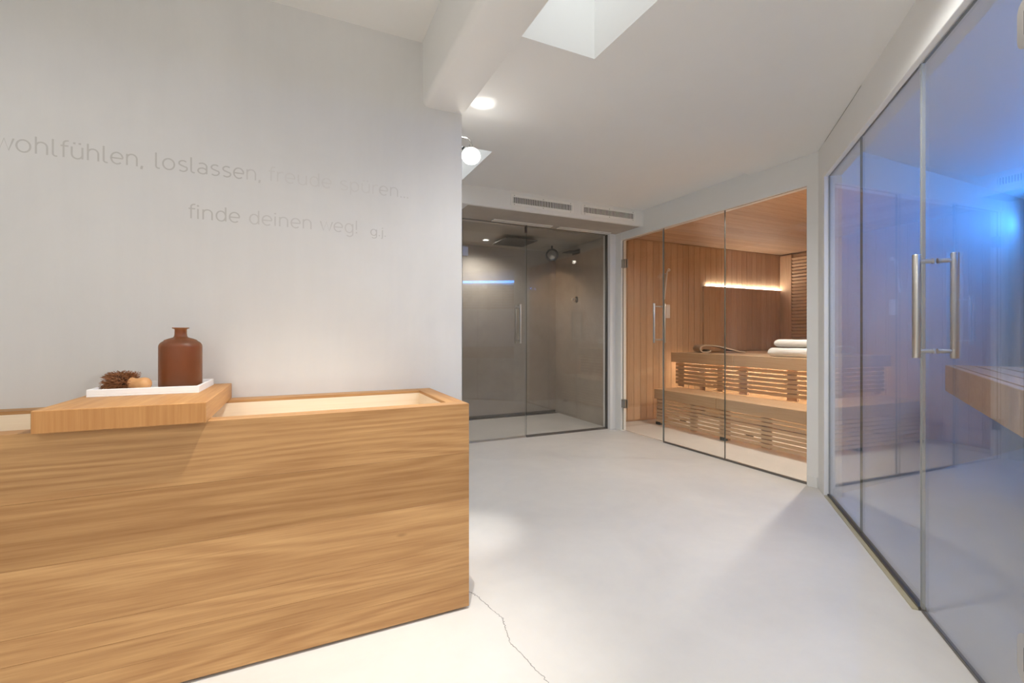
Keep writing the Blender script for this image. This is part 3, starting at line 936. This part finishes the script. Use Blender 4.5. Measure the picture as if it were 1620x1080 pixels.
# back rest panel with cove light on the far wall
bp = thing('panelled_backrest', 'upright board backrest panel under the bright strip', 'backrest', (5.60, 4.402, 0.84))
for i in range(15):
    board('board', (0.1, 0.03, 0.85), (-0.75 + 0.102 * (i + .5), -.016, 0.427), 'saunaZ', bp)
cs = thing('led_strip', 'bright white light strip along the sauna backrest top', 'light strip', (5.66, 4.385, 1.696))
box('profile', (-.75, .77, -.010, .010, 0.0, 0.008), 'vent', cs)
box('diffuser', (-.745, .765, -.008, .008, 0.0085, 0.018), 'led_soft', cs)
# louvred panel on the back wall
lp = thing('louvred_panel', 'wooden louvred panel in an upright frame at the sauna back wall', 'panel', (6.44, 3.1, 0.86))
board('stile', (0.05, 0.17, 1.34), (-.026, 1.20, 0.67), 'saunaZ', lp)
board('stile', (0.05, 0.10, 1.34), (-.026, -0.55, 0.67), 'saunaZ', lp)
board('rail', (0.05, 1.61, 0.06), (-.026, 0.31, 0.03), 'saunaY', lp)
board('backing', (0.008, 1.61, 1.30), (-.005, 0.31, 0.69), 'saunaZ', lp)
for i in range(26):
    board('slat', (0.030, 1.61, 0.034), (-.027, 0.31, 0.09 + 0.0475 * i), 'saunaY', lp, 0.002, rot=(0, math.radians(-20), 0))

# headrest
hr = thing('headrest', 'curled beige headrest lying on the upper sauna bench', 'headrest', (4.68, 4.00, 0.838), math.radians(-32))
prof = []
for k in range(15):
    a = math.radians(-80 + 250 * (1 - k / 14)); prof.append((-0.19 + 0.055 * math.cos(a) * 1.2, 0.046 + 0.040 * math.sin(a)))
prof = [p for p in prof]
top = [(-0.12, 0.088), (-0.06, 0.082), (0.02, 0.066), (0.10, 0.044), (0.18, 0.022), (0.26, 0.010)]
left = [(-0.19 + 0.066 * math.cos(math.radians(a)), 0.046 + 0.042 * math.sin(math.radians(a))) for a in range(-20, -271, -25)]
line = left + top
bm = bmesh.new()
TH_ = Matrix.Translation((0, 0.15, 0))
ribbon(bm, [(x, max(z, 0.008)) for x, z in line], 0.014, 0.30, TH_)
from_bm('pad', bm, 'felt', hr, smooth=True)


# towels
def towel(label, loc, w_, d_, h_, rotz, seed, group):
    bm = bmesh.new()
    # folded in half: the cross-section is a hairpin with a soft front fold
    nseg = 14
    prof = []
    hh = h_ / 2
    xs = [d_ * k / 8 for k in range(9)]
    for x in xs: prof.append((d_ - x, 0.0 + (0.004 if x < .02 else 0)))                     # underside, back to front
    for k in range(1, nseg): 
        a = -PI / 2 - PI * k / nseg; prof.append((hh * math.cos(a) * .9, hh + hh * math.sin(a)))  # front fold
    for x in xs: prof.append((x, h_))
    prof.append((d_ + .004, h_ * .80)); prof.append((d_ - .01, h_ * .53)); prof.append((d_ - .012, h_ * .47)); prof.append((d_ + .004, h_ * .2))
    rows = []
    N = 26
    for i in range(N + 1):
        u = i / N
        e = min(u, 1 - u) * w_
        sh = 1.0 if e > .02 else 0.72 + 0.28 * math.sqrt(max(0, 1 - (1 - e / .02) ** 2))
        row = []
        for (py, pz) in prof:
            nz = mnoise.noise(Vector((u * 5 + seed, py * 9, pz * 20))) * .006
            z = hh + (pz - hh) * sh + (nz if pz > h_ * .3 else 0)
            row.append(bm.verts.new((u * w_ - w_ / 2, py + nz, max(z, 0.0))))
        rows.append(row)
    n = len(prof)
    for a, b in zip(rows, rows[1:]):
        for k in range(n): bm.faces.new((a[k], a[(k + 1) % n], b[(k + 1) % n], b[k]))
    bm.faces.new(rows[0]); bm.faces.new(rows[-1])
    o = from_bm('folded_towel', bm, 'towel', smooth=True)
    o.location = loc; o.rotation_euler = (0, 0, rotz)
    return tag(o, label, 'towel', group)

RT = -PI / 2
towel('thick white folded towel lying on the upper sauna bench under another', (4.30, 2.76, 0.838), 0.58, 0.36, 0.088, RT, 1.0, 'folded towels on the sauna bench')
towel('white folded towel on top of the other in the sauna', (4.32, 2.72, 0.934), 0.56, 0.34, 0.072, RT + .02, 4.0, 'folded towels on the sauna bench')

# plate and slim rod on the far wall
pl = thing('thermometer_plate', 'small ivory plate on the sauna board wall behind the door edge', 'plate', (4.24, 4.402, 1.35))
box('body', (-.035, .035, -.018, 0, -.085, .085), 'plate', pl, 0.004)
box('face', (-.026, .026, -.0195, -.018, -.05, .06), 'vent', pl, 0.0005)
rd = thing('hanging_rod', 'slim pale rod with small round head hanging on the sauna wall', 'rod', (4.19, 4.40, 1.70))
bm = bmesh.new(); tube(bm, [(-.03, -.03, -.20), (0.0, -.03, .02), (.02, -.03, .15)], [.012, .010, .009], 12); from_bm('stick', bm, 'plate', rd, smooth=True)
bm = bmesh.new(); lathe(bm, [(0, 0), (.018, 0), (.022, .012), (.012, .026), (0, .028)], 20, T=Matrix.Translation((.055, -.012, .17)) @ Matrix.Rotation(PI / 2, 4, 'X')); from_bm('head', bm, 'plate', rd, smooth=True)
bm = bmesh.new(); tube(bm, [(0.012, -.03, .12), (0.012, 0.0, .12)], .008, 10); tube(bm, [(0.02, -.03, .15), (.055, -.03, .17)], .007, 10); from_bm('wall_hook', bm, 'plate', rd, smooth=True)
downlight('added fill spot in the sauna board ceiling, hidden by the post', (3.95, 2.30, 2.222), 120, 165, 0.9, (1, .94, .86))  # made-up lamp behind the post, there to brighten the sauna
downlight('added fill spot out of view in the ceiling of the blue lit room', (3.15, 0.35, ZN), 18, 165, 0.6, (1, .97, .94))  # neutral lamp added out of view to lift the blue room

# ------------------------------------------------------------------ blue lit room
bb = thing('blue_room_bench', 'wide slatted bench with broad wooden front edge in blue light', 'bench', (0, 0, 0))
bb.matrix_world = TB
BL = 3.0
board('fascia', (BL, 0.035, 0.185), (-BL / 2, 0.0175, 0.838 - .0925), 'saunaX', bb, 0.003)
board('end_board', (0.03, BD - .05, 0.185), (-0.015, 0.036 + (BD - .05) / 2, 0.838 - .0925), 'saunaY', bb, 0.003)
nsl = 7
for i in range(nsl):
    wsl = (BD - .06) / nsl
    board('seat_slat', (BL - .04, wsl - .014, 0.026), (-BL / 2 - .01, 0.045 + wsl * (i + .5), 0.838 - .015), 'saunaX', bb, 0.002)
box('support', (-BL + .1, -0.2, BD - .30, BD - .02, 0, 0.80), 'blue_plaster', bb)
bk = thing('backrest_slats', 'horizontal wall slats above the blue lit bench', 'backrest', (0, 0, 0))
bk.matrix_world = TB
for i in range(9):
    board('slat', (3.6, 0.02, 0.042), (-1.4, BD - .029, 1.57 + .052 * i), 'blue_plaster' if False else 'saunaX', bk, 0.002)
for x in (-3.0, -1.4, 0.2): board('batten', (0.05, 0.012, 0.50), (x, BD - .012, 1.78), 'saunaZ', bk, 0.001)
bs = thing('led_strip', 'blue light strip along the top of the wall slats', 'light strip', (0, 0, 0))
bs.matrix_world = TB
box('profile', (-3.2, 1.6, BD - .06, BD - .02, 2.065, 2.08), 'vent', bs)
box('diffuser', (-3.19, 1.59, BD - .066, BD - .0605, 2.04, 2.085), 'led_blue', bs)
